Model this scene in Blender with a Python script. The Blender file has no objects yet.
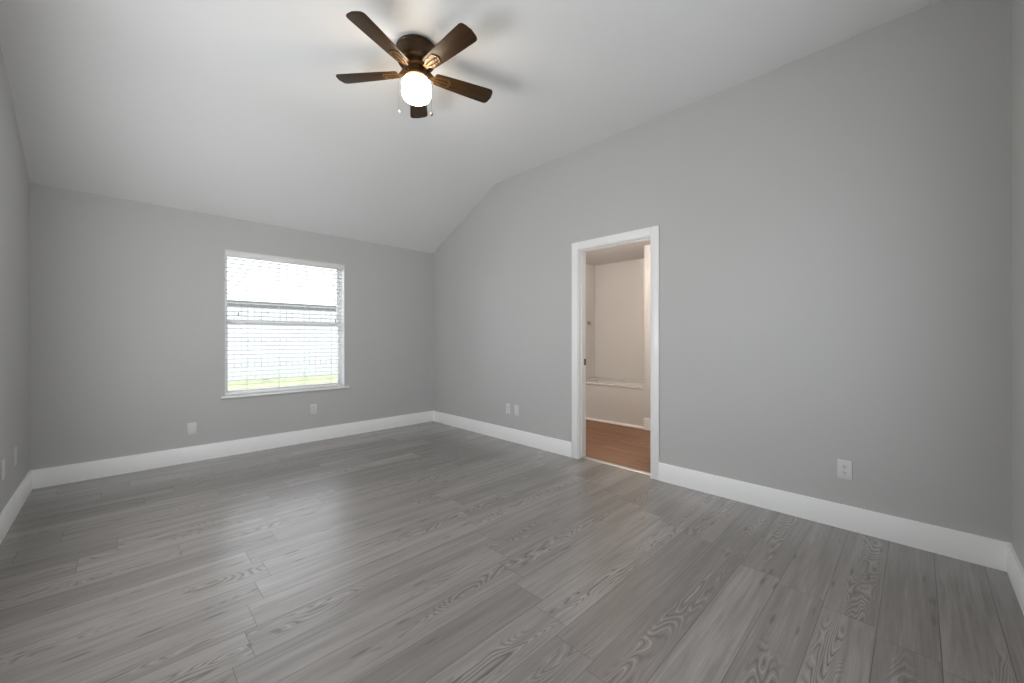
import bpy, bmesh, math, random
from mathutils import Vector, Matrix
random.seed(7)
PI = math.pi
S = bpy.context.scene
C = S.collection

# ------------------------------------------------------------------ camera, sky, exposure
W_PX, H_PX = 1024, 683
F_PX = 399.19
EYE = 1.2
cam_d = bpy.data.cameras.new('camera')
cam = bpy.data.objects.new('camera', cam_d); C.objects.link(cam)
cam.location = (0, 0, EYE)
cam.rotation_euler = (PI/2, 0, -0.77723)
cam_d.sensor_width = 36.0
cam_d.lens = 36.0*F_PX/W_PX
cam_d.shift_y = -2.85/W_PX
cam_d.clip_start = 0.02
S.camera = cam

SKY = 2.7
world = bpy.data.worlds.new('overcast_sky'); S.world = world
world.use_nodes = True
bg = world.node_tree.nodes['Background']
bg.inputs['Color'].default_value = (0.90, 0.965, 1.06, 1)
bg.inputs['Strength'].default_value = SKY

S.view_settings.view_transform = 'Standard'
S.view_settings.look = 'None'
S.view_settings.exposure = 0.40
S.view_settings.gamma = 1.0
S.view_settings.use_curve_mapping = False
S.cycles.use_denoising = True
S.cycles.max_bounces = 12
S.cycles.diffuse_bounces = 8
S.cycles.transparent_max_bounces = 16
S.cycles.sample_clamp_indirect = 8.0
S.cycles.caustics_reflective = False

# room dimensions
XL, XR = -0.509, 3.268          # left and right wall faces
YB, YW = -0.337, 4.961          # wall behind the camera, window wall
CL, CH = 2.443, 3.086           # low and high ceiling
YC = 3.602                      # ceiling crease
T = 0.115                       # wall thickness
BX0, BX1 = XR+T, 5.72           # bathroom
BY0, BY1 = 0.9, 3.82
TUBX, TUBY = 4.967, 2.535       # tub front, right end of the alcove
BCL = 2.43
DY0, DY1, DZ = 1.605, 2.382, 2.093          # doorway
WX0, WX1, WZ0, WZ1 = 0.769, 1.980, 0.612, 2.111   # window opening
LW = (2.00, 3.50, 1.00, 1.85)    # made-up window in the left wall, unseen, holds a fill lamp (y0,y1,z0,z1)
BW = (0.4, 2.1, 0.95, 2.05)   # made-up window behind the camera, for the second fill lamp (x0,x1,z0,z1)

# sky portal at the window in view; fill lamps added in two made-up windows
def portal_or_fill(name, loc, rot, sx, sy, watts=None):
    l = bpy.data.lights.new(name, 'AREA'); l.shape = 'RECTANGLE'; l.size = sx; l.size_y = sy
    if watts is None: l.cycles.is_portal = True
    else: l.energy = watts; l.color = (0.985, 0.995, 1.0)
    o = bpy.data.objects.new(name, l); C.objects.link(o); o.location = loc; o.rotation_euler = rot
portal_or_fill('sky_window', ((WX0+WX1)/2, YW+0.20, (WZ0+WZ1)/2), (-PI/2, 0, 0), WX1-WX0, WZ1-WZ0)
portal_or_fill('fill_light_left', (XL-T+0.07, (LW[0]+LW[1])/2, (LW[2]+LW[3])/2), (0, -PI/2, 0), LW[3]-LW[2]-0.08, LW[1]-LW[0]-0.08, 25)
portal_or_fill('fill_light_rear', ((BW[0]+BW[1])/2, YB-T+0.07, (BW[2]+BW[3])/2), (PI/2, 0, 0), BW[1]-BW[0]-0.08, BW[3]-BW[2]-0.08, 9.5)

# ceiling lamp of the bathroom, round the corner from the doorway
bl = bpy.data.lights.new('bathroom_lamp', 'POINT'); bl.energy = 34; bl.color = (1.0, 0.90, 0.81); bl.shadow_soft_size = 0.12
blo = bpy.data.objects.new('bathroom_lamp', bl); C.objects.link(blo); blo.location = (3.58, 2.75, 2.15)

# ------------------------------------------------------------------ materials
def new_mat(name):
    m = bpy.data.materials.new(name); m.use_nodes = True
    nt = m.node_tree
    return m, nt, nt.nodes['Principled BSDF']
def node(nt, t, **kw):
    n = nt.nodes.new(t)
    for k, v in kw.items():
        setattr(n, k, v)
    return n
def L(nt, a, b): nt.links.new(a, b)
def math_n(nt, op, a, b=None, c=None, clamp=False):
    n = node(nt, 'ShaderNodeMath', operation=op, use_clamp=clamp)
    for i, v in enumerate((a, b, c)):
        if v is None: continue
        if isinstance(v, (int, float)): n.inputs[i].default_value = v
        else: L(nt, v, n.inputs[i])
    return n.outputs[0]
def ramp(nt, fac, stops):
    n = node(nt, 'ShaderNodeValToRGB')
    e = n.color_ramp.elements
    while len(e) < len(stops): e.new(0.5)
    for i, (p, c) in enumerate(stops):
        e[i].position = p; e[i].color = c if len(c) == 4 else (*c, 1)
    L(nt, fac, n.inputs[0]); return n.outputs[0]
def mixc(nt, fac, a, b, mode='MIX'):
    n = node(nt, 'ShaderNodeMix', data_type='RGBA', blend_type=mode)
    for sock, v in ((n.inputs[0], fac), (n.inputs[6], a), (n.inputs[7], b)):
        if isinstance(v, (int, float)): sock.default_value = v
        elif isinstance(v, tuple): sock.default_value = v if len(v) == 4 else (*v, 1)
        else: L(nt, v, sock)
    return n.outputs[2]

def paint(name, col, rough, bump=0.0, scale=90, var=0.02):
    m, nt, b = new_mat(name)
    tc = node(nt, 'ShaderNodeTexCoord')
    nz = node(nt, 'ShaderNodeTexNoise'); nz.inputs['Scale'].default_value = scale; nz.inputs['Detail'].default_value = 3
    L(nt, tc.outputs['Object'], nz.inputs['Vector'])
    nz2 = node(nt, 'ShaderNodeTexNoise'); nz2.inputs['Scale'].default_value = 1.3
    L(nt, tc.outputs['Object'], nz2.inputs['Vector'])
    lo = tuple(c*(1-var) for c in col); hi = tuple(min(1, c*(1+var)) for c in col)
    L(nt, ramp(nt, nz2.outputs['Fac'], [(0.3, lo), (0.7, hi)]), b.inputs['Base Color'])
    b.inputs['Roughness'].default_value = rough
    if bump:
        bp = node(nt, 'ShaderNodeBump'); bp.inputs['Strength'].default_value = bump; bp.inputs['Distance'].default_value = 0.002
        L(nt, nz.outputs['Fac'], bp.inputs['Height']); L(nt, bp.outputs['Normal'], b.inputs['Normal'])
    return m
def plain(name, col, rough=0.5, metal=0.0, spec=None):
    m, nt, b = new_mat(name)
    tc = node(nt, 'ShaderNodeTexCoord'); nz = node(nt, 'ShaderNodeTexNoise'); nz.inputs['Scale'].default_value = 25
    L(nt, tc.outputs['Object'], nz.inputs['Vector'])
    L(nt, ramp(nt, nz.outputs['Fac'], [(0.25, tuple(c*0.95 for c in col)), (0.75, col)]), b.inputs['Base Color'])
    b.inputs['Roughness'].default_value = rough; b.inputs['Metallic'].default_value = metal
    if spec is not None: b.inputs['Specular IOR Level'].default_value = spec
    return m

M = {}
M['wall'] = paint('grey_wall_paint', (0.515, 0.513, 0.504), 0.6, 0.12, 110, 0.012)
M['ceiling'] = paint('white_ceiling_paint', (0.80, 0.80, 0.79), 0.8, 0.15, 80, 0.012)
M['trim'] = paint('white_trim_paint', (0.90, 0.90, 0.89), 0.35, 0.0, 60, 0.01)
M['bath_wall'] = paint('bathroom_wall_paint', (0.66, 0.64, 0.62), 0.6, 0.1, 110, 0.012)
M['vinyl'] = plain('white_window_vinyl', (0.82, 0.82, 0.82), 0.35)
M['plastic'] = plain('white_cover_plate_plastic', (0.71, 0.71, 0.70), 0.6, 0.0, 0.25)
M['slot'] = plain('dark_slot', (0.03, 0.03, 0.03), 0.6)
M['tub'] = plain('white_tub_acrylic', (0.70, 0.69, 0.67), 0.2)
M['chrome'] = plain('brushed_nickel', (0.55, 0.54, 0.52), 0.3, 1.0)
M['strike'] = plain('dark_strike_metal', (0.20, 0.19, 0.18), 0.4, 0.8)
M['alu'] = plain('threshold_metal', (0.46, 0.44, 0.42), 0.4, 0.3)
M['cord'] = plain('blind_cord', (0.72, 0.72, 0.70), 0.8)
M['tassel'] = plain('blind_cord_tassel', (0.10, 0.10, 0.09), 0.6)
M['seam'] = plain('plank_seam', (0.06, 0.057, 0.053), 0.8)

# fan bronze, brushed lightly
def bronze(name, k):
    m, nt, b = new_mat(name)
    tc = node(nt, 'ShaderNodeTexCoord'); nz = node(nt, 'ShaderNodeTexNoise'); nz.inputs['Scale'].default_value = 30; nz.inputs['Detail'].default_value = 4
    L(nt, tc.outputs['Object'], nz.inputs['Vector'])
    L(nt, ramp(nt, nz.outputs['Fac'], [(0.3, (0.060*k, 0.030*k, 0.009*k)), (0.75, (0.105*k, 0.056*k, 0.019*k))]), b.inputs['Base Color'])
    b.inputs['Metallic'].default_value = 0.55; b.inputs['Roughness'].default_value = 0.38
    return m
M['bronze'] = bronze('oil_rubbed_bronze', 0.62)
M['lit_bronze'] = bronze('lamplit_bronze', 1.5)  # lighter copy of the fan bronze, lamp glow put into its colour
M['mid_bronze'] = bronze('brown_bronze', 1.4)
def walnut():
    m, nt, b = new_mat('dark_walnut_blade')
    tc = node(nt, 'ShaderNodeTexCoord'); mp = node(nt, 'ShaderNodeMapping'); mp.inputs['Scale'].default_value = (5, 70, 5)
    L(nt, tc.outputs['Object'], mp.inputs['Vector'])
    nz = node(nt, 'ShaderNodeTexNoise'); nz.inputs['Scale'].default_value = 1; nz.inputs['Detail'].default_value = 5
    L(nt, mp.outputs[0], nz.inputs['Vector'])
    L(nt, ramp(nt, nz.outputs['Fac'], [(0.3, (0.026, 0.0115, 0.0028)), (0.7, (0.055, 0.026, 0.007))]), b.inputs['Base Color'])
    b.inputs['Roughness'].default_value = 0.42; b.inputs['Specular IOR Level'].default_value = 0.28
    return m
M['walnut'] = walnut()
def lamp_glass(strength):
    m, nt, b = new_mat('lit_opal_glass')
    b.inputs['Base Color'].default_value = (0.9, 0.88, 0.85, 1); b.inputs['Roughness'].default_value = 0.3
    b.inputs['Emission Color'].default_value = (1.0, 0.86, 0.68, 1); b.inputs['Emission Strength'].default_value = strength
    return m
M['lamp'] = lamp_glass(19.0)
def clear_glass():
    m, nt, b = new_mat('clear_pane')
    nt.nodes.remove(b)
    out = nt.nodes['Material Output']
    tr = node(nt, 'ShaderNodeBsdfTransparent'); tr.inputs['Color'].default_value = (0.97, 0.97, 0.97, 1)
    gl = node(nt, 'ShaderNodeBsdfGlossy'); gl.inputs['Roughness'].default_value = 0.02
    fr = node(nt, 'ShaderNodeFresnel'); fr.inputs['IOR'].default_value = 1.15
    mx = node(nt, 'ShaderNodeMixShader')
    L(nt, fr.outputs[0], mx.inputs[0]); L(nt, tr.outputs[0], mx.inputs[1]); L(nt, gl.outputs[0], mx.inputs[2])
    L(nt, mx.outputs[0], out.inputs['Surface'])
    return m
M['glass'] = clear_glass()
def slat_mat():
    m, nt, b = new_mat('white_faux_wood_slat')
    b.inputs['Base Color'].default_value = (0.84, 0.84, 0.82, 1); b.inputs['Roughness'].default_value = 0.45
    out = nt.nodes['Material Output']
    tl = node(nt, 'ShaderNodeBsdfTranslucent'); tl.inputs['Color'].default_value = (0.85, 0.85, 0.82, 1)
    mx = node(nt, 'ShaderNodeMixShader'); mx.inputs[0].default_value = 0.04
    L(nt, b.outputs[0], mx.inputs[1]); L(nt, tl.outputs[0], mx.inputs[2]); L(nt, mx.outputs[0], out.inputs['Surface'])
    return m
M['slat'] = slat_mat()

def planks_mat(name, c_lo, c_hi, grain_dark, grain_light, rough, contrast=1.0, coat=1.0):
    m, nt, b = new_mat(name)
    uv = node(nt, 'ShaderNodeUVMap'); uv.uv_map = 'plank'
    at = node(nt, 'ShaderNodeAttribute'); at.attribute_name = 'rnd'; at.attribute_type = 'GEOMETRY'
    sp = node(nt, 'ShaderNodeSeparateXYZ'); L(nt, uv.outputs[0], sp.inputs[0])
    sr = node(nt, 'ShaderNodeSeparateXYZ'); L(nt, at.outputs['Vector'], sr.inputs[0])
    u, v = sp.outputs[0], sp.outputs[1]
    r1, r2, r3 = sr.outputs
    def field(su, sv, off, detail=2.0, rough_=0.5, dist=0.0):
        cx = math_n(nt, 'MULTIPLY_ADD', u, su, math_n(nt, 'MULTIPLY', r1, 37.0+off))
        cy = math_n(nt, 'MULTIPLY_ADD', v, sv, math_n(nt, 'MULTIPLY', r2, 53.0+off))
        cb = node(nt, 'ShaderNodeCombineXYZ'); L(nt, cx, cb.inputs[0]); L(nt, cy, cb.inputs[1]); L(nt, math_n(nt, 'MULTIPLY_ADD', r3, 17.0, off), cb.inputs[2])
        n = node(nt, 'ShaderNodeTexNoise'); n.inputs['Scale'].default_value = 1.0; n.inputs['Detail'].default_value = detail
        n.inputs['Roughness'].default_value = rough_; n.inputs['Distortion'].default_value = dist
        L(nt, cb.outputs[0], n.inputs['Vector'])
        return n.outputs['Fac'], cb.outputs[0]
    def sstep(x, a, b_):
        n = node(nt, 'ShaderNodeMapRange', interpolation_type='SMOOTHSTEP')
        n.inputs[1].default_value = a; n.inputs[2].default_value = b_; L(nt, x, n.inputs[0]); return n.outputs[0]
    # base tone of each plank
    col = mixc(nt, r3, c_lo, c_hi)
    # broad streaks and fine fibres
    st, _ = field(1.1, 16, 1.0, 4, 0.55)
    fine, _ = field(5, 240, 2.0, 3, 0.6)
    mid, _ = field(2.6, 62, 6.0, 3, 0.6)
    streak = sstep(st, 0.28, 0.72)
    col = mixc(nt, math_n(nt, 'MULTIPLY', streak, 0.46*contrast), col, grain_dark)
    col = mixc(nt, math_n(nt, 'MULTIPLY', sstep(mid, 0.48, 0.74), 0.50*contrast), col, grain_dark)
    col = mixc(nt, math_n(nt, 'MULTIPLY', sstep(math_n(nt, 'SUBTRACT', 1.0, mid), 0.52, 0.78), 0.30*contrast), col, grain_light)
    col = mixc(nt, math_n(nt, 'MULTIPLY', sstep(fine, 0.35, 0.75), 0.30*contrast), col, grain_dark)
    # cathedral figure: contour lines of a stretched field, in a band along the plank
    cf, _ = field(1.5, 8.5, 3.0, 2.2, 0.42, 0.3)
    rings = math_n(nt, 'SINE', math_n(nt, 'MULTIPLY', cf, 160.0))
    ringl = sstep(rings, 0.40, 1.0)
    ringw = sstep(math_n(nt, 'MULTIPLY', rings, -1.0), 0.70, 1.0)
    mk, _ = field(0.9, 5.0, 4.0, 1, 0.5)
    mask = sstep(mk, 0.48, 0.60)
    vc = math_n(nt, 'ABSOLUTE', math_n(nt, 'SUBTRACT', math_n(nt, 'DIVIDE', v, 0.1815), math_n(nt, 'MULTIPLY_ADD', r1, 0.4, 0.3)))
    mask = math_n(nt, 'MULTIPLY', mask, sstep(math_n(nt, 'SUBTRACT', 0.36, vc), 0.0, 0.20))
    mask = math_n(nt, 'MULTIPLY', mask, sstep(fine, 0.1, 0.6))
    col = mixc(nt, math_n(nt, 'MULTIPLY', math_n(nt, 'MULTIPLY', ringl, mask), 0.95*contrast), col, tuple(c*0.85 for c in grain_dark))
    col = mixc(nt, math_n(nt, 'MULTIPLY', math_n(nt, 'MULTIPLY', ringw, mask), 0.45*contrast), col, grain_light)
    # short dark flecks and knots
    _, kv = field(5.0, 30, 5.0)
    vo = node(nt, 'ShaderNodeTexVoronoi'); vo.inputs['Scale'].default_value = 1.0; L(nt, kv, vo.inputs['Vector'])
    ks = node(nt, 'ShaderNodeSeparateColor'); L(nt, vo.outputs['Color'], ks.inputs[0])
    knot = math_n(nt, 'MULTIPLY', sstep(math_n(nt, 'MULTIPLY', vo.outputs['Distance'], -1.0), -0.30, -0.14), math_n(nt, 'GREATER_THAN', ks.outputs[0], 0.86))
    col = mixc(nt, math_n(nt, 'MULTIPLY', knot, 0.8*contrast), col, tuple(c*0.8 for c in grain_dark))
    L(nt, col, b.inputs['Base Color'])
    L(nt, math_n(nt, 'MULTIPLY_ADD', streak, 0.10, rough), b.inputs['Roughness'])
    b.inputs['Coat Weight'].default_value = coat; b.inputs['Coat IOR'].default_value = 1.7; b.inputs['Coat Roughness'].default_value = 0.27
    h = math_n(nt, 'ADD', math_n(nt, 'MULTIPLY', fine, 0.5), math_n(nt, 'MULTIPLY', math_n(nt, 'MULTIPLY', ringl, mask), -0.9))
    bp = node(nt, 'ShaderNodeBump'); bp.inputs['Strength'].default_value = 0.35; bp.inputs['Distance'].default_value = 0.0015
    L(nt, h, bp.inputs['Height']); L(nt, bp.outputs['Normal'], b.inputs['Normal']); L(nt, bp.outputs['Normal'], b.inputs['Coat Normal'])
    return m
M['floor'] = planks_mat('grey_wood_planks', (0.190, 0.171, 0.158), (0.315, 0.290, 0.272), (0.120, 0.104, 0.093), (0.39, 0.365, 0.345), 0.34)
M['bath_floor'] = planks_mat('brown_wood_planks', (0.215, 0.112, 0.06), (0.28, 0.150, 0.082), (0.14, 0.066, 0.033), (0.32, 0.18, 0.10), 0.55, 0.6, 0.0)

# ------------------------------------------------------------------ mesh helpers
class MB:
    def __init__(self): self.bm = bmesh.new()
    def box(self, x0, x1, y0, y1, z0, z1, bevel=0.0, seg=2, mat=None):
        mtx = Matrix.Translation(((x0+x1)/2, (y0+y1)/2, (z0+z1)/2)) @ Matrix.Diagonal((x1-x0, y1-y0, z1-z0, 1))
        if mat is not None: mtx = mat @ mtx
        r = bmesh.ops.create_cube(self.bm, size=1.0, matrix=mtx)
        if bevel:
            ed = list({e for v in r['verts'] for e in v.link_edges})
            bmesh.ops.bevel(self.bm, geom=ed, offset=bevel, segments=seg, profile=0.5, affect='EDGES')
        return self
    def prism(self, pts, vec, bevel=0.0):
        a = [self.bm.verts.new(p) for p in pts]; b = [self.bm.verts.new(Vector(p)+Vector(vec)) for p in pts]
        n = len(pts); fs = [self.bm.faces.new(a), self.bm.faces.new(b[::-1])]
        for i in range(n): fs.append(self.bm.faces.new((a[i], b[i], b[(i+1) % n], a[(i+1) % n])))
        bmesh.ops.recalc_face_normals(self.bm, faces=fs)
        if bevel:
            bmesh.ops.bevel(self.bm, geom=list({e for f in fs[:2] for e in f.edges}), offset=bevel, segments=2, profile=0.5, affect='EDGES')
        return self
    def lathe(self, prof, seg=48, org=(0, 0, 0), axis=None):
        bm = self.bm; rings = []
        mtx = Matrix.Translation(org) @ (axis if axis is not None else Matrix.Identity(4))
        for r, z in prof:
            if r < 1e-6: rings.append([bm.verts.new(mtx @ Vector((0, 0, z)))])
            else: rings.append([bm.verts.new(mtx @ Vector((r*math.cos(2*PI*k/seg), r*math.sin(2*PI*k/seg), z))) for k in range(seg)])
        fs = []
        for A, B in zip(rings, rings[1:]):
            for k in range(seg):
                k2 = (k+1) % seg
                if len(A) == 1 and len(B) == 1: continue
                if len(A) == 1: fs.append(bm.faces.new((A[0], B[k], B[k2])))
                elif len(B) == 1: fs.append(bm.faces.new((A[k], A[k2], B[0])))
                else: fs.append(bm.faces.new((A[k], A[k2], B[k2], B[k])))
        for f in fs: f.smooth = True
        bmesh.ops.recalc_face_normals(bm, faces=fs)
        return self
    def tube(self, pts, r, seg=10):
        bm = self.bm; rings = []
        for i, p in enumerate(pts):
            p = Vector(p); a = Vector(pts[max(i-1, 0)]); b = Vector(pts[min(i+1, len(pts)-1)])
            d = (b-a).normalized(); s = d.orthogonal().normalized(); t = d.cross(s)
            rings.append([bm.verts.new(p + r*(math.cos(2*PI*k/seg)*s + math.sin(2*PI*k/seg)*t)) for k in range(seg)])
        fs = []
        for A, B in zip(rings, rings[1:]):
            for k in range(seg): fs.append(bm.faces.new((A[k], A[(k+1) % seg], B[(k+1) % seg], B[k])))
        fs.append(bm.faces.new(rings[0])); fs.append(bm.faces.new(rings[-1]))
        for f in fs[:-2]: f.smooth = True
        bmesh.ops.recalc_face_normals(bm, faces=fs)
        return self
    def build(self, name, mat, parent=None, loc=None, rot=None, sharp=35):
        me = bpy.data.meshes.new(name); self.bm.to_mesh(me); self.bm.free()
        me.materials.append(mat)
        if sharp: me.set_sharp_from_angle(angle=math.radians(sharp))
        o = bpy.data.objects.new(name, me); C.objects.link(o)
        if parent is not None: o.parent = parent
        if loc is not None: o.location = loc
        if rot is not None: o.rotation_euler = rot
        return o
def tag(o, label, cat, group=None, kind=None):
    o['label'] = label; o['category'] = cat
    if group: o['group'] = group
    if kind: o['kind'] = kind
    return o
def struct(o, label=None, cat=None):
    o['kind'] = 'structure'
    if label: o['label'] = label
    if cat: o['category'] = cat
    return o
def empty(name, loc, rot=(0, 0, 0)):
    o = bpy.data.objects.new(name, None); C.objects.link(o); o.location = loc; o.rotation_euler = rot
    o.empty_display_size = 0.1
    return o
def dup(root, loc, rot):
    r = root.copy(); C.objects.link(r); r.location = loc; r.rotation_euler = rot
    for ch in list(root.children):
        c = ch.copy(); C.objects.link(c); c.parent = r
        for g in list(ch.children):
            d = g.copy(); C.objects.link(d); d.parent = c
    return r

# ------------------------------------------------------------------ floors
def plank_floor(name, mat, rows, z, along):
    """rows: list of (v0, v1, [(u0,u1), ...]); along 'x' or 'y'; top faces over a dark bed, all one mesh"""
    bm = bmesh.new(); uvl = bm.loops.layers.uv.new('plank'); rl = bm.faces.layers.float_vector.new('rnd')
    allu = [q for r in rows for s in r[2] for q in s]; u0, u1 = min(allu), max(allu); v0, v1 = rows[0][0], rows[-1][1]
    def P(u, v, zz): return (u, v, zz) if along == 'x' else (v, u, zz)
    gv, gu = 0.0008, 0.0007
    for a, b, segs in rows:
        for s, e in segs:
            q = [(s+gu, a+gv), (e-gu, a+gv), (e-gu, b-gv), (s+gu, b-gv)]
            f = bm.faces.new([bm.verts.new(P(x, y, z)) for x, y in q])
            if f.normal.z < 0 or (along == 'y'): f.normal_flip() if along == 'y' else None
            rn = (random.random(), random.random(), random.random())
            f[rl] = rn
            for lp in f.loops:
                c = lp.vert.co
                uu, vv = (c.x, c.y) if along == 'x' else (c.y, c.x)
                lp[uvl].uv = (uu-s, vv-a)
    # bed under the planks
    zb = z-0.0012
    q = [(u0, v0), (u1, v0), (u1, v1), (u0, v1)]
    top = [bm.verts.new(P(x, y, zb)) for x, y in q]; bot = [bm.verts.new(P(x, y, z-0.06)) for x, y in q]
    fs = [bm.faces.new(top), bm.faces.new(bot[::-1])]
    for i in range(4): fs.append(bm.faces.new((top[i], bot[i], bot[(i+1) % 4], top[(i+1) % 4])))
    bmesh.ops.recalc_face_normals(bm, faces=fs)
    for f in fs: f.material_index = 1
    me = bpy.data.meshes.new(name); bm.to_mesh(me); bm.free()
    me.materials.append(mat); me.materials.append(M['seam'])
    o = bpy.data.objects.new(name, me); C.objects.link(o)
    return o
PW, PL = 0.1815, 1.222
rows = []
xe0, xe1 = XL-T, XR+0.085
for k in range(-3, 30):
    a, b = -0.063+PW*k, -0.063+PW*(k+1)
    a, b = max(a, YB-T), min(b, YW+0.0)
    if b-a < 0.005: continue
    j = 2.180+0.0622*k + random.uniform(-0.012, 0.012)
    if k > 13: j += 0.37*((k*7) % 5)
    j = (j-xe0) % PL + xe0
    cuts = [xe0]
    while j < xe1-0.02:
        if j-cuts[-1] > 0.03: cuts.append(j)
        j += PL
    cuts.append(xe1)
    rows.append((a, b, list(zip(cuts, cuts[1:]))))
struct(plank_floor('floor', M['floor'], rows, 0.0, 'x'), 'grey wood-look plank floor of the bedroom', 'floor')
rows = []
x = XR+0.086
while x < BX1-0.001:
    x2 = min(x+0.15, BX1); y = BY0-random.uniform(0.1, 1.0); cuts = [BY0]
    while y < BY1:
        if y-cuts[-1] > 0.05: cuts.append(y)
        y += 1.0
    cuts.append(BY1); rows.append((x, x2, list(zip(cuts, cuts[1:])))); x = x2
struct(plank_floor('floor_bathroom', M['bath_floor'], rows, 0.0, 'y'), 'brown wood plank floor seen through the doorway', 'floor')
struct(MB().prism([(XR+0.054, DY0, 0.0), (XR+0.064, DY0, 0.007), (XR+0.100, DY0, 0.007), (XR+0.110, DY0, 0.0)], (0, DY1-DY0, 0)).build('trim_3', M['alu']),
       'pale metal threshold strip across the doorway floor', 'threshold')

# ------------------------------------------------------------------ walls and ceiling
EX = 0.0
w = MB()      # window wall
w.box(XL-T, WX0, YW, YW+0.16, -0.06, CL+0.10); w.box(WX1, XR, YW, YW+0.16, -0.06, CL+0.10)
w.box(WX0, WX1, YW, YW+0.16, -0.06, WZ0); w.box(WX0, WX1, YW, YW+0.16, WZ1, CL+0.10)
struct(w.build('wall_window', M['wall']), 'grey wall with the window under the sloped ceiling', 'wall')
def side_wall(mb, x0, x1, hole):
    y0, y1, z0, z1 = hole
    mb.box(x0, x1, YB-T, y0, -0.06, CH+0.05)
    mb.box(x0, x1, y0, y1, z1, CH+0.05)
    if z0 > 0: mb.box(x0, x1, y0, y1, -0.06, z0)
    mb.box(x0, x1, y1, YC, -0.06, CH+0.05)
    mb.prism([(x0, YC, -0.06), (x0, YW, -0.06), (x0, YW, CL+0.05), (x0, YC, CH+0.05)], (x1-x0, 0, 0))
    return mb
struct(side_wall(MB(), XR, XR+T, (DY0, DY1, 0, DZ)).build('wall_right', M['wall']), 'long grey wall with the doorway', 'wall')
struct(side_wall(MB(), XL-T, XL, LW).build('wall_left', M['wall']), 'grey wall at the left edge', 'wall')
w = MB()
w.box(XL, BW[0], YB-T, YB, -0.06, CH+0.05); w.box(BW[1], XR, YB-T, YB, -0.06, CH+0.05)
w.box(BW[0], BW[1], YB-T, YB, -0.06, BW[2]); w.box(BW[0], BW[1], YB-T, YB, BW[3], CH+0.05)
struct(w.build('wall_rear', M['wall']), 'grey wall at the right edge meeting the long wall', 'wall')
c = MB()
c.prism([(XL-T, YB-T, CH), (XL-T, YC, CH), (XL-T, YW+0.16, CL-(CH-CL)/(YW-YC)*0.16), (XL-T, YW+0.16, CL+0.25), (XL-T, YC, CH+0.12), (XL-T, YB-T, CH+0.12)], (XR-XL+2*T, 0, 0))
struct(c.build('ceiling', M['ceiling']), 'white vaulted ceiling, flat then sloping down to the window wall', 'ceiling')

# bathroom shell
struct(MB().box(BX1, BX1+0.1, BY0-0.1, BY1+0.1, -0.06, BCL+0.1).build('wall_bathroom_back', M['bath_wall']), 'pale wall behind the bathtub', 'wall')
struct(MB().box(BX0, BX1, BY1, BY1+0.1, -0.06, BCL+0.1).build('wall_bathroom_left', M['bath_wall']), 'pale bathroom wall at the left end of the bathtub', 'wall')
struct(MB().box(BX0, BX1, BY0-0.1, BY0, -0.06, BCL+0.1).build('wall_bathroom_right', M['bath_wall']))
struct(MB().box(TUBX-0.02, BX1, BY0, TUBY, -0.06, BCL+0.1).build('wall_bathroom_alcove', M['bath_wall']), 'pale wall at the right end of the bathtub', 'wall')
struct(MB().box(BX0, BX1+0.1, BY0-0.1, BY1+0.1, BCL, BCL+0.1).build('ceiling_bathroom', M['bath_wall']), 'bathroom ceiling above the bathtub', 'ceiling')

# ------------------------------------------------------------------ baseboards
BH, BT = 0.150, 0.015
def bb_profile(n):          # (out, z) cross section with an eased top edge
    return [(0, 0), (BT, 0), (BT, BH-0.006), (BT-0.002, BH-0.002), (BT-0.006, BH), (0, BH)]
def baseboard(name, p0, p1, nrm, label):
    p0, p1, nrm = Vector(p0), Vector(p1), Vector(nrm)
    pts = [p0 + nrm*o + Vector((0, 0, z)) for o, z in bb_profile(0)]
    return struct(MB().prism(pts, p1-p0).build(name, M['trim']), label, 'baseboard')
CW = 0.068                   # door casing width
baseboard('baseboard_window', (XL, YW, 0), (XR, YW, 0), (0, -1, 0), 'white baseboard under the window wall')
baseboard('baseboard_left', (XL, YB, 0), (XL, YW-BT, 0), (1, 0, 0), 'white baseboard along the left wall')
baseboard('baseboard_right', (XR, DY1+CW+0.002, 0), (XR, YW-BT, 0), (-1, 0, 0), 'white baseboard between the doorway and the window wall')
baseboard('baseboard_right', (XR, YB, 0), (XR, DY0-CW+0.002, 0), (-1, 0, 0), 'white baseboard on the long wall right of the doorway')
baseboard('baseboard_rear', (XL+BT, YB, 0), (XR-BT, YB, 0), (0, 1, 0), 'white baseboard at the lower right edge')
baseboard('baseboard_bathroom', (TUBX-0.02, BY0, 0), (TUBX-0.02, TUBY, 0), (-1, 0, 0), 'pale baseboard inside the bathroom right of the bathtub')

# ------------------------------------------------------------------ doorway
CT = 0.016
d = MB()
d.box(XR-CT, XR, DY1-0.006, DY1+CW, 0, DZ+CW, 0.003)
d.box(XR-CT, XR, DY0-CW, DY0+0.006, 0, DZ+CW, 0.003)
d.box(XR-CT, XR, DY0+0.006, DY1-0.006, DZ-0.006, DZ+CW, 0.003)
door = struct(d.build('door_1', M['trim']), 'white cased doorway standing open to the bathroom', 'doorway')
JT = 0.012
j = MB()
j.box(XR-0.002, XR+T+0.002, DY1-JT, DY1+0.0, 0, DZ-JT); j.box(XR-0.002, XR+T+0.002, DY0, DY0+JT, 0, DZ-JT)
j.box(XR-0.002, XR+T+0.002, DY0, DY1, DZ-JT, DZ)
j.build('door_jamb', M['trim'], door)
j = MB()
j.box(XR+0.035, XR+0.070, DY1-JT-0.010, DY1-JT, 0.008, DZ-JT-0.010, 0.002); j.box(XR+0.035, XR+0.070, DY0+JT, DY0+JT+0.010, 0.008, DZ-JT-0.010, 0.002)
j.box(XR+0.035, XR+0.070, DY0+JT, DY1-JT, DZ-JT-0.010, DZ-JT, 0.002)
j.build('door_stop', M['trim'], door)
j = MB()
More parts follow.
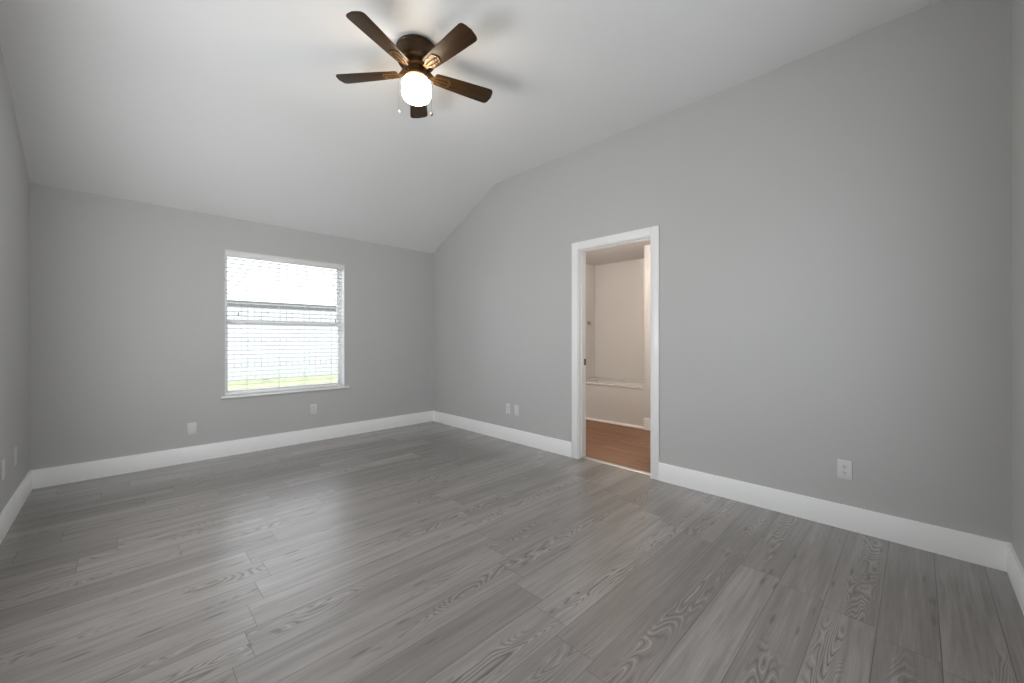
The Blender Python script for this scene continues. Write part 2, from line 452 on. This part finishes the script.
j.box(XR+T-0.030, XR+T+0.003, DY1-JT-0.0025, DY1-JT, 0.930, 0.995, 0.001)
sp_ = j.build('strike_plate', M['strike'], door); sp_['label'] = 'dark metal strike plate on the jamb'

# ------------------------------------------------------------------ window
wy = YW+0.088                # room face of the vinyl frame
f = MB(); FW = 0.017
f.box(WX0, WX0+FW, wy, wy+0.07, WZ0, WZ1, 0.002); f.box(WX1-FW, WX1, wy, wy+0.07, WZ0, WZ1, 0.002)
f.box(WX0+FW, WX1-FW, wy, wy+0.07, WZ1-FW, WZ1, 0.002); f.box(WX0+FW, WX1-FW, wy, wy+0.07, WZ0, WZ0+FW, 0.002)
win = struct(f.build('window_1', M['vinyl']), 'white single-hung window with its blind lowered', 'window')
zm = 1.372
def sash(y0, z0, z1, nm):
    s = MB(); a, b = WX0+FW-0.002, WX1-FW+0.002; q = 0.024
    s.box(a, a+q, y0, y0+0.03, z0, z1, 0.002); s.box(b-q, b, y0, y0+0.03, z0, z1, 0.002)
    s.box(a+q, b-q, y0, y0+0.03, z0, z0+q+0.004, 0.002); s.box(a+q, b-q, y0, y0+0.03, z1-q, z1, 0.002)
    o = s.build('sash', M['vinyl'], win)
    MB().box(a+q-0.004, b-q+0.004, y0+0.012, y0+0.016, z0+q, z1-q+0.003).build('pane', M['glass'], o)
    return o
lo = sash(wy+0.006, WZ0+FW-0.002, zm+0.022, 'lower')
up = sash(wy+0.038, zm-0.018, WZ1-FW+0.002, 'upper')
for xx in (1.10, 1.65):
    MB().box(xx-0.025, xx+0.025, wy+0.002, wy+0.03, zm+0.022, zm+0.034, 0.004).lathe([(0, 0.012), (0.010, 0.012), (0.010, 0), (0, 0)], 16, (xx, wy+0.016, zm+0.032)).build('sash_lock', M['vinyl'], lo)
# painted reveal lining and sill
rv = MB()
rv.box(WX0-0.0, WX0+0.004, YW+0.0005, wy, WZ0, WZ1-0.004); rv.box(WX1-0.004, WX1, YW+0.0005, wy, WZ0, WZ1-0.004)
rv.box(WX0, WX1, YW+0.0005, wy, WZ1-0.004, WZ1)
rv.build('window_reveal', M['trim'], win)
sl = MB(); sl.box(WX0-0.036, WX1+0.058, YW-0.030, YW-0.0005, WZ0-0.022, WZ0, 0.005); sl.box(WX0, WX1, YW-0.004, wy, WZ0-0.022, WZ0+0.002)
sl.build('window_sill', M['trim'], win)

# blind, inside the reveal
bx0, bx1 = WX0+0.010, WX1-0.016
by0, by1 = YW+0.012, YW+0.062
bc = (by0+by1)/2
blind = empty('window_blind', ((bx0+bx1)/2, bc, WZ1-0.004))
tag(blind, 'white horizontal slat blind hanging lowered and open inside the window', 'blind')
def rel(mb, name, mat, parent, base):
    o = mb.build(name, mat, parent); o.data.transform(Matrix.Translation(-Vector(base))); return o
B0 = blind.location.copy()
rel(MB().box(WX0+0.006, WX1-0.006, YW+0.004, by1+0.004, WZ1-0.062, WZ1-0.005, 0.003), 'headrail', M['slat'], blind, B0)
s = MB(); z = 2.027
while z > WZ0+0.055:
    tilt = Matrix.Translation((0, bc, z)) @ Matrix.Rotation(math.radians(-6), 4, 'X') @ Matrix.Translation((0, -bc, -z))
    s.box(bx0, bx1, by0, by1, z-0.0019, z+0.0019, mat=tilt)
    z -= 0.0452
zb = z+0.0452
rel(s, 'slats', M['slat'], blind, B0)
rel(MB().box(bx0, bx1, by0+0.002, by1-0.002, WZ0+0.006, WZ0+0.026, 0.003), 'bottom_rail', M['slat'], blind, B0)
for xx in (0.965, 1.27, 1.545, 1.83):
    l = MB(); l.box(xx-0.0012, xx+0.0012, by0-0.0016, by0-0.0004, WZ0+0.02, WZ1-0.06); l.box(xx-0.0012, xx+0.0012, by1+0.0004, by1+0.0016, WZ0+0.02, WZ1-0.06)
    rel(l, 'ladder_cord', M['cord'], blind, B0)
for xx, zz in ((0.885, 1.475), (1.875, 1.435), (1.855, 1.885)):
    cd = rel(MB().tube([(xx, YW+0.006, WZ1-0.055), (xx, YW+0.006, zz)], 0.0009, 6), 'lift_cord', M['cord'], blind, B0)
    rel(MB().lathe([(0, 0.034), (0.003, 0.034), (0.005, 0.012), (0.0065, 0), (0, 0)], 12, (xx, YW+0.006, zz-0.034)), 'tassel', M['tassel'], cd, B0)

# plain frames for the two made-up windows that hold the fill lamps
def made_up_window(name, lw, axis):
    a0, a1, z0, z1 = lw; q = 0.04; mb = MB()
    def bx(p0, p1, zz0, zz1):
        if axis == 'y': mb.box(XL-T+0.01, XL-T+0.06, p0, p1, zz0, zz1)
        else: mb.box(p0, p1, YB-T+0.01, YB-T+0.06, zz0, zz1)
    bx(a0, a0+q, z0, z1); bx(a1-q, a1, z0, z1); bx(a0+q, a1-q, z0, z0+q); bx(a0+q, a1-q, z1-q, z1)
    m_ = (a0+a1)/2; bx(m_-q/2, m_+q/2, z0+q, z1-q)
    struct(mb.build(name, M['vinyl']))
made_up_window('added_window_rear', BW, 'x'); made_up_window('added_window_left', LW, 'y')

# ------------------------------------------------------------------ wall plates
def duplex():
    r = empty('wall_outlet', (0, 0, 0))
    MB().box(-0.0365, 0.0365, -0.0055, 0, -0.0595, 0.0595, 0.0025).build('cover_plate', M['plastic'], r)
    for dz in (0.0195, -0.0195):
        pts = []
        for k in range(32):
            a = 2*PI*k/32; pts.append((max(-0.0168, min(0.0168, 0.0185*math.cos(a))), -0.0052, dz+max(-0.0138, min(0.0138, 0.0185*math.sin(a)))))
        rc = MB().prism(pts, (0, -0.0018, 0)).build('receptacle', M['plastic'], r)
        q = MB(); q.box(-0.0075, -0.0050, -0.0074, -0.0066, dz-0.002, dz+0.0075); q.box(0.0050, 0.0075, -0.0074, -0.0066, dz-0.001, dz+0.0070)
        q.lathe([(0, -0.0004), (0.0030, -0.0004), (0.0030, 0.0004), (0, 0.0004)], 14, (0, -0.0070, dz-0.0075), Matrix.Rotation(PI/2, 4, 'X'))
        so = q.build('slots', M['slot'], rc); so['label'] = 'dark prong slots'
    MB().lathe([(0, 0.001), (0.0028, 0.001), (0.0028, -0.0006), (0, -0.0006)], 14, (0, -0.0058, 0), Matrix.Rotation(PI/2, 4, 'X')).build('screw', M['chrome'], r)
    return r
def blank():
    r = empty('wall_plate', (0, 0, 0))
    MB().box(-0.0365, 0.0365, -0.0055, 0, -0.0595, 0.0595, 0.0025).build('cover_plate', M['plastic'], r)
    for dz in (0.042, -0.042):
        MB().lathe([(0, 0.001), (0.0028, 0.001), (0.0028, -0.0006), (0, -0.0006)], 14, (0, -0.0058, dz), Matrix.Rotation(PI/2, 4, 'X')).build('screw', M['plastic'], r)
    return r
GO, GP = 'outlets low on the walls', 'blank plates low on the walls'
ROTR, ROTL = (0, 0, -PI/2), (0, 0, PI/2)
o = duplex(); o.location = (XR, 0.324, 0.374); o.rotation_euler = ROTR
tag(o, 'white double outlet on the long wall right of the doorway', 'outlet', GO)
tag(dup(o, (XR, 3.383, 0.378), ROTR), 'white double outlet on the long wall left of the doorway', 'outlet', GO)
tag(dup(o, (1.621, YW, 0.376), (0, 0, 0)), 'white double outlet under the window', 'outlet', GO)
p = blank(); p.location = (XR, 3.243, 0.375); p.rotation_euler = ROTR
tag(p, 'white blank plate beside an outlet on the long wall left of the doorway', 'wall plate', GP)
tag(dup(p, (0.505, YW, 0.322), (0, 0, 0)), 'white blank plate low on the window wall, left of the window', 'wall plate', GP)
tag(dup(p, (XL, 4.325, 0.397), ROTL), 'white blank plate on the left wall, the one nearer the corner', 'wall plate', GP)
tag(dup(p, (XL, 3.925, 0.398), ROTL), 'white blank plate on the left wall at the very edge of the picture', 'wall plate', GP)

# ------------------------------------------------------------------ ceiling fan
FX, FY = 1.377, 2.2855
fan = empty('ceiling_fan', (FX, FY, CH))
tag(fan, 'bronze hugger ceiling fan with five dark wood blades and a lit globe', 'ceiling fan')
MB().lathe([(0, 0), (0.124, 0), (0.127, -0.006), (0.127, -0.014), (0.123, -0.018), (0.123, -0.080), (0.120, -0.092), (0.112, -0.102), (0.085, -0.106), (0, -0.106)], 64).build('motor_housing', M['bronze'], fan)
MB().lathe([(0, -0.105), (0.074, -0.105), (0.076, -0.112), (0.076, -0.128), (0.070, -0.134), (0.0, -0.134)], 56).build('flywheel', M['lit_bronze'], fan)
MB().lathe([(0, -0.132), (0.058, -0.132), (0.060, -0.140), (0.058, -0.160), (0.064, -0.174), (0.076, -0.184), (0.078, -0.200), (0.070, -0.206), (0, -0.206)], 56).build('light_fitter', M['mid_bronze'], fan)
gl_prof = [(0, -0.204), (0.062, -0.204)]
for k in range(0, 9):
    a = PI/2*(1-k/8); gl_prof.append((0.060+0.033*math.cos(a), -0.240+0.034*math.sin(a)))
for k in range(0, 11):
    a = -PI/2*(k/10); gl_prof.append((0.053+0.040*math.cos(a), -0.297+0.040*math.sin(a)))
gl_prof.append((0, -0.340))
sh = MB().lathe(gl_prof, 64).build('light_shade', M['lamp'], fan); sh['label'] = 'glowing white glass globe'
ph = 0.3607+PI
R_TIP, R_ROOT = 0.538, 0.120
def blade_outline():
    pts = []
    hw0, hw1 = 0.046, 0.066
    # along one side from root to tip, round the tip, and back
    def side(sgn):
        a = [(R_ROOT, sgn*(hw0-0.012)), (R_ROOT+0.008, sgn*(hw0-0.003)), (R_ROOT+0.02, sgn*hw0)]
        for t in (0.25, 0.5, 0.75): a.append((R_ROOT+0.02+t*(R_TIP-0.05-R_ROOT-0.02), sgn*(hw0+(hw1-hw0)*(t**0.8))))
        a.append((R_TIP-0.040, sgn*hw1))
        for k in range(1, 5):
            q = k/5*PI/2; a.append((R_TIP-0.034+0.024*math.sin(q), sgn*(hw1-0.022+0.022*math.cos(q))))
        a.append((R_TIP-0.007, sgn*(hw1-0.026)))
        return a
    a = side(1); b = side(-1)
    return a + [(R_TIP, 0.0)] + b[::-1]
def bracket():
    mb = MB(); z0, z1 = -0.0075, -0.0035
    def bar(pts, wd, za, zb_):
        for (xa, ya), (xb, yb) in zip(pts, pts[1:]):
            d_ = Vector((xb-xa, yb-ya, 0)).normalized(); n_ = Vector((-d_.y, d_.x, 0))*wd/2
            mb.prism([(xa-n_.x, ya-n_.y, za), (xb-n_.x, yb-n_.y, za), (xb+n_.x, yb+n_.y, za), (xa+n_.x, ya+n_.y, za)], (0, 0, zb_-za), 0.0012)
    for sg in (1, -1):
        bar([(0.100, sg*0.010), (0.150, sg*0.026), (0.205, sg*0.030)], 0.011, z0, z1)
        bar([(0.205, sg*0.034), (0.222, sg*0.018), (0.228, 0.0)], 0.011, z0-0.0005, z1)
    bar([(0.100, 0.0), (0.205, 0.0)], 0.012, z0-0.001, z1)
    for px, py in ((0.170, 0.029), (0.170, -0.029), (0.212, 0.0)):
        mb.lathe([(0, z0-0.004), (0.004, z0-0.0035), (0.0055, z0-0.001), (0.0055, z1), (0, z1)], 14, (px, py, 0))
    # neck down from the flywheel
    mb.prism([(0.062, -0.017, 0.034), (0.078, -0.017, 0.034), (0.118, -0.017, -0.003), (0.118, -0.017, -0.0085), (0.096, -0.017, -0.0085), (0.062, -0.017, 0.024)], (0, 0.034, 0), 0.002)
    return mb
PITCH = math.radians(-11)
me_b = me_k = None
for k in range(5):
    th = ph + k*2*PI/5
    if me_b is None:
        bo = MB().prism([(x_, y_, -0.003) for x_, y_ in blade_outline()], (0, 0, 0.006), 0.0012).build('blade', M['walnut'], fan)
        ko = bracket().build('blade_bracket', M['lit_bronze'], bo)
        me_b, me_k = bo.data, ko.data
    else:
        bo = bpy.data.objects.new('blade', me_b); C.objects.link(bo); bo.parent = fan
        ko = bpy.data.objects.new('blade_bracket', me_k); C.objects.link(ko); ko.parent = bo
    bo.matrix_local = Matrix.Translation((0, 0, -0.160)) @ Matrix.Rotation(th, 4, 'Z') @ Matrix.Rotation(PITCH, 4, 'X')
# pull chains with fobs, left and right of the globe as seen from the doorway corner
rgt = Vector((math.cos(-0.77723), math.sin(-0.77723), 0))
for dx, zl, nm in ((-0.114, -0.401, 'white'), (0.098, -0.416, 'dark')):
    b_ = rgt*dx
    e_ = rgt*(0.086 if dx > 0 else -0.086)
    pc = MB().tube([(e_.x, e_.y, -0.190), (b_.x, b_.y, -0.205), (b_.x, b_.y, zl)], 0.0005, 6).build('pull_chain', M['bronze'], fan)
    fb = MB().lathe([(0, 0.012), (0.004, 0.011), (0.0085, 0.004), (0.0085, -0.005), (0.004, -0.011), (0, -0.012)], 16, (b_.x, b_.y, zl-0.011)).build('fob', M['plastic'] if nm == 'white' else M['strike'], pc)
    fb['label'] = nm + ' pull chain knob'

# ------------------------------------------------------------------ bathtub and valve
tb = MB(); tz = 0.555
tb.box(TUBX+0.012, TUBX+0.06, TUBY+0.002, BY1-0.002, 0.0, tz-0.03)                    # apron
tb.box(TUBX, TUBX+0.095, TUBY+0.002, BY1-0.002, tz-0.035, tz, 0.010)                  # front rim
tb.box(BX1-0.07, BX1-0.002, TUBY+0.002, BY1-0.002, tz-0.035, tz, 0.008)
tb.box(TUBX+0.095, BX1-0.07, TUBY+0.002, TUBY+0.10, tz-0.035, tz, 0.008); tb.box(TUBX+0.095, BX1-0.07, BY1-0.10, BY1-0.002, tz-0.035, tz, 0.008)
x0, x1, y0, y1 = TUBX+0.09, BX1-0.065, TUBY+0.095, BY1-0.095      # basin
top = [(x0, y0), (x1, y0), (x1, y1), (x0, y1)]; bot = [(x0+0.09, y0+0.14), (x1-0.08, y0+0.14), (x1-0.08, y1-0.09), (x0+0.09, y1-0.09)]
tv = [tb.bm.verts.new((*q, tz-0.012)) for q in top]; bv = [tb.bm.verts.new((*q, 0.14)) for q in bot]
tb.bm.faces.new(bv)
for i in range(4): tb.bm.faces.new((tv[i], tv[(i+1) % 4], bv[(i+1) % 4], bv[i]))
tub = tb.build('bathtub', M['tub'])
tag(tub, 'white alcove bathtub seen through the doorway', 'bathtub')
MB().prism([(TUBX-0.014, TUBY+0.002, 0), (TUBX-0.014, TUBY+0.002, 0.012), (TUBX-0.004, TUBY+0.002, 0.024), (TUBX+0.012, TUBY+0.002, 0.026), (TUBX+0.012, TUBY+0.002, 0)], (0, BY1-TUBY-0.004, 0)).build('base_moulding', M['trim'], tub)
vl = empty('shower_valve', (5.53, BY1, 1.46))
tag(vl, 'small metal shower valve on the wall above the bathtub', 'valve')
RX = Matrix.Rotation(PI/2, 4, 'X')
MB().lathe([(0, 0), (0.036, 0), (0.034, 0.006), (0, 0.010)], 32, (0, 0, 0), RX).build('escutcheon', M['chrome'], vl)
hd = MB(); hd.lathe([(0, 0.006), (0.016, 0.006), (0.015, 0.045), (0, 0.048)], 24, (0, 0, 0), RX); hd.box(-0.007, 0.007, -0.046, -0.034, -0.060, 0.0, 0.003)
hd.build('handle', M['chrome'], vl)

# ------------------------------------------------------------------ outside the window
def grass_mat():
    m, nt, b = new_mat('lawn_grass')
    tc = node(nt, 'ShaderNodeTexCoord'); nz = node(nt, 'ShaderNodeTexNoise'); nz.inputs['Scale'].default_value = 6; nz.inputs['Detail'].default_value = 8
    L(nt, tc.outputs['Object'], nz.inputs['Vector'])
    L(nt, ramp(nt, nz.outputs['Fac'], [(0.3, (0.33, 0.35, 0.19)), (0.7, (0.47, 0.48, 0.30))]), b.inputs['Base Color']); b.inputs['Roughness'].default_value = 0.9
    return m
gm = MB(); gm.prism([(-14, YW+0.17, -0.15), (-14, 12.6, 0.135), (-14, 40, 0.135), (-14, 40, -0.6), (-14, YW+0.17, -0.6)], (34, 0, 0))
struct(gm.build('ground_lawn', grass_mat()), 'green lawn outside the window', 'lawn')
struct(MB().box(-6, 9, YW+0.17, 9.6, -0.2, 0.07).build('ground_bounce', plain('pale_bounce', (0.74, 0.73, 0.71), 0.85)), 'unseen pale slab added outside the window to bounce light upward', 'bounce slab')  # reflector added below the sight line, throws light up through the window
fence = empty('fence', (3.0, 12.0, 0.135)); tag(fence, 'pale wooden board fence across the yard outside the window', 'fence')
fm = plain('weathered_fence_wood', (0.53, 0.53, 0.54), 0.85)
q = MB(); x = -5.0
while x < 9.0:
    h = 1.85+random.uniform(-0.012, 0.012)
    q.box(x-3.0, x+0.134-3.0, -0.01+random.uniform(-0.004, 0.004), 0.010, 0.02, h, 0.003, 1); x += 0.147
q.build('board_panel', fm, fence)
for zz in (0.35, 1.0, 1.6): MB().box(-8.0, 6.0, 0.012, 0.05, zz, zz+0.085, 0.003, 1).build('rail', fm, fence)
for xx in (-7.5, -5.1, -2.7, -0.3, 2.1, 4.5): MB().box(xx, xx+0.09, 0.051, 0.14, -0.05, 1.86, 0.004, 1).build('post', fm, fence)
hs = empty('house', (6.0, 24.0, 0.135)); tag(hs, 'neighbouring house whose dark roof shows above the fence', 'house')
MB().box(-13, 13, 0.0, 7.0, -0.1, 2.25).build('house_wall', plain('pale_siding', (0.6, 0.58, 0.54), 0.8), hs)
MB().prism([(-13.4, -0.5, 2.20), (-13.4, 3.5, 3.28), (-13.4, 7.5, 2.20), (-13.4, 7.5, 2.05), (-13.4, -0.5, 2.05)], (26.8, 0, 0)).build('roof', plain('dark_shingles', (0.045, 0.047, 0.035), 0.9), hs)
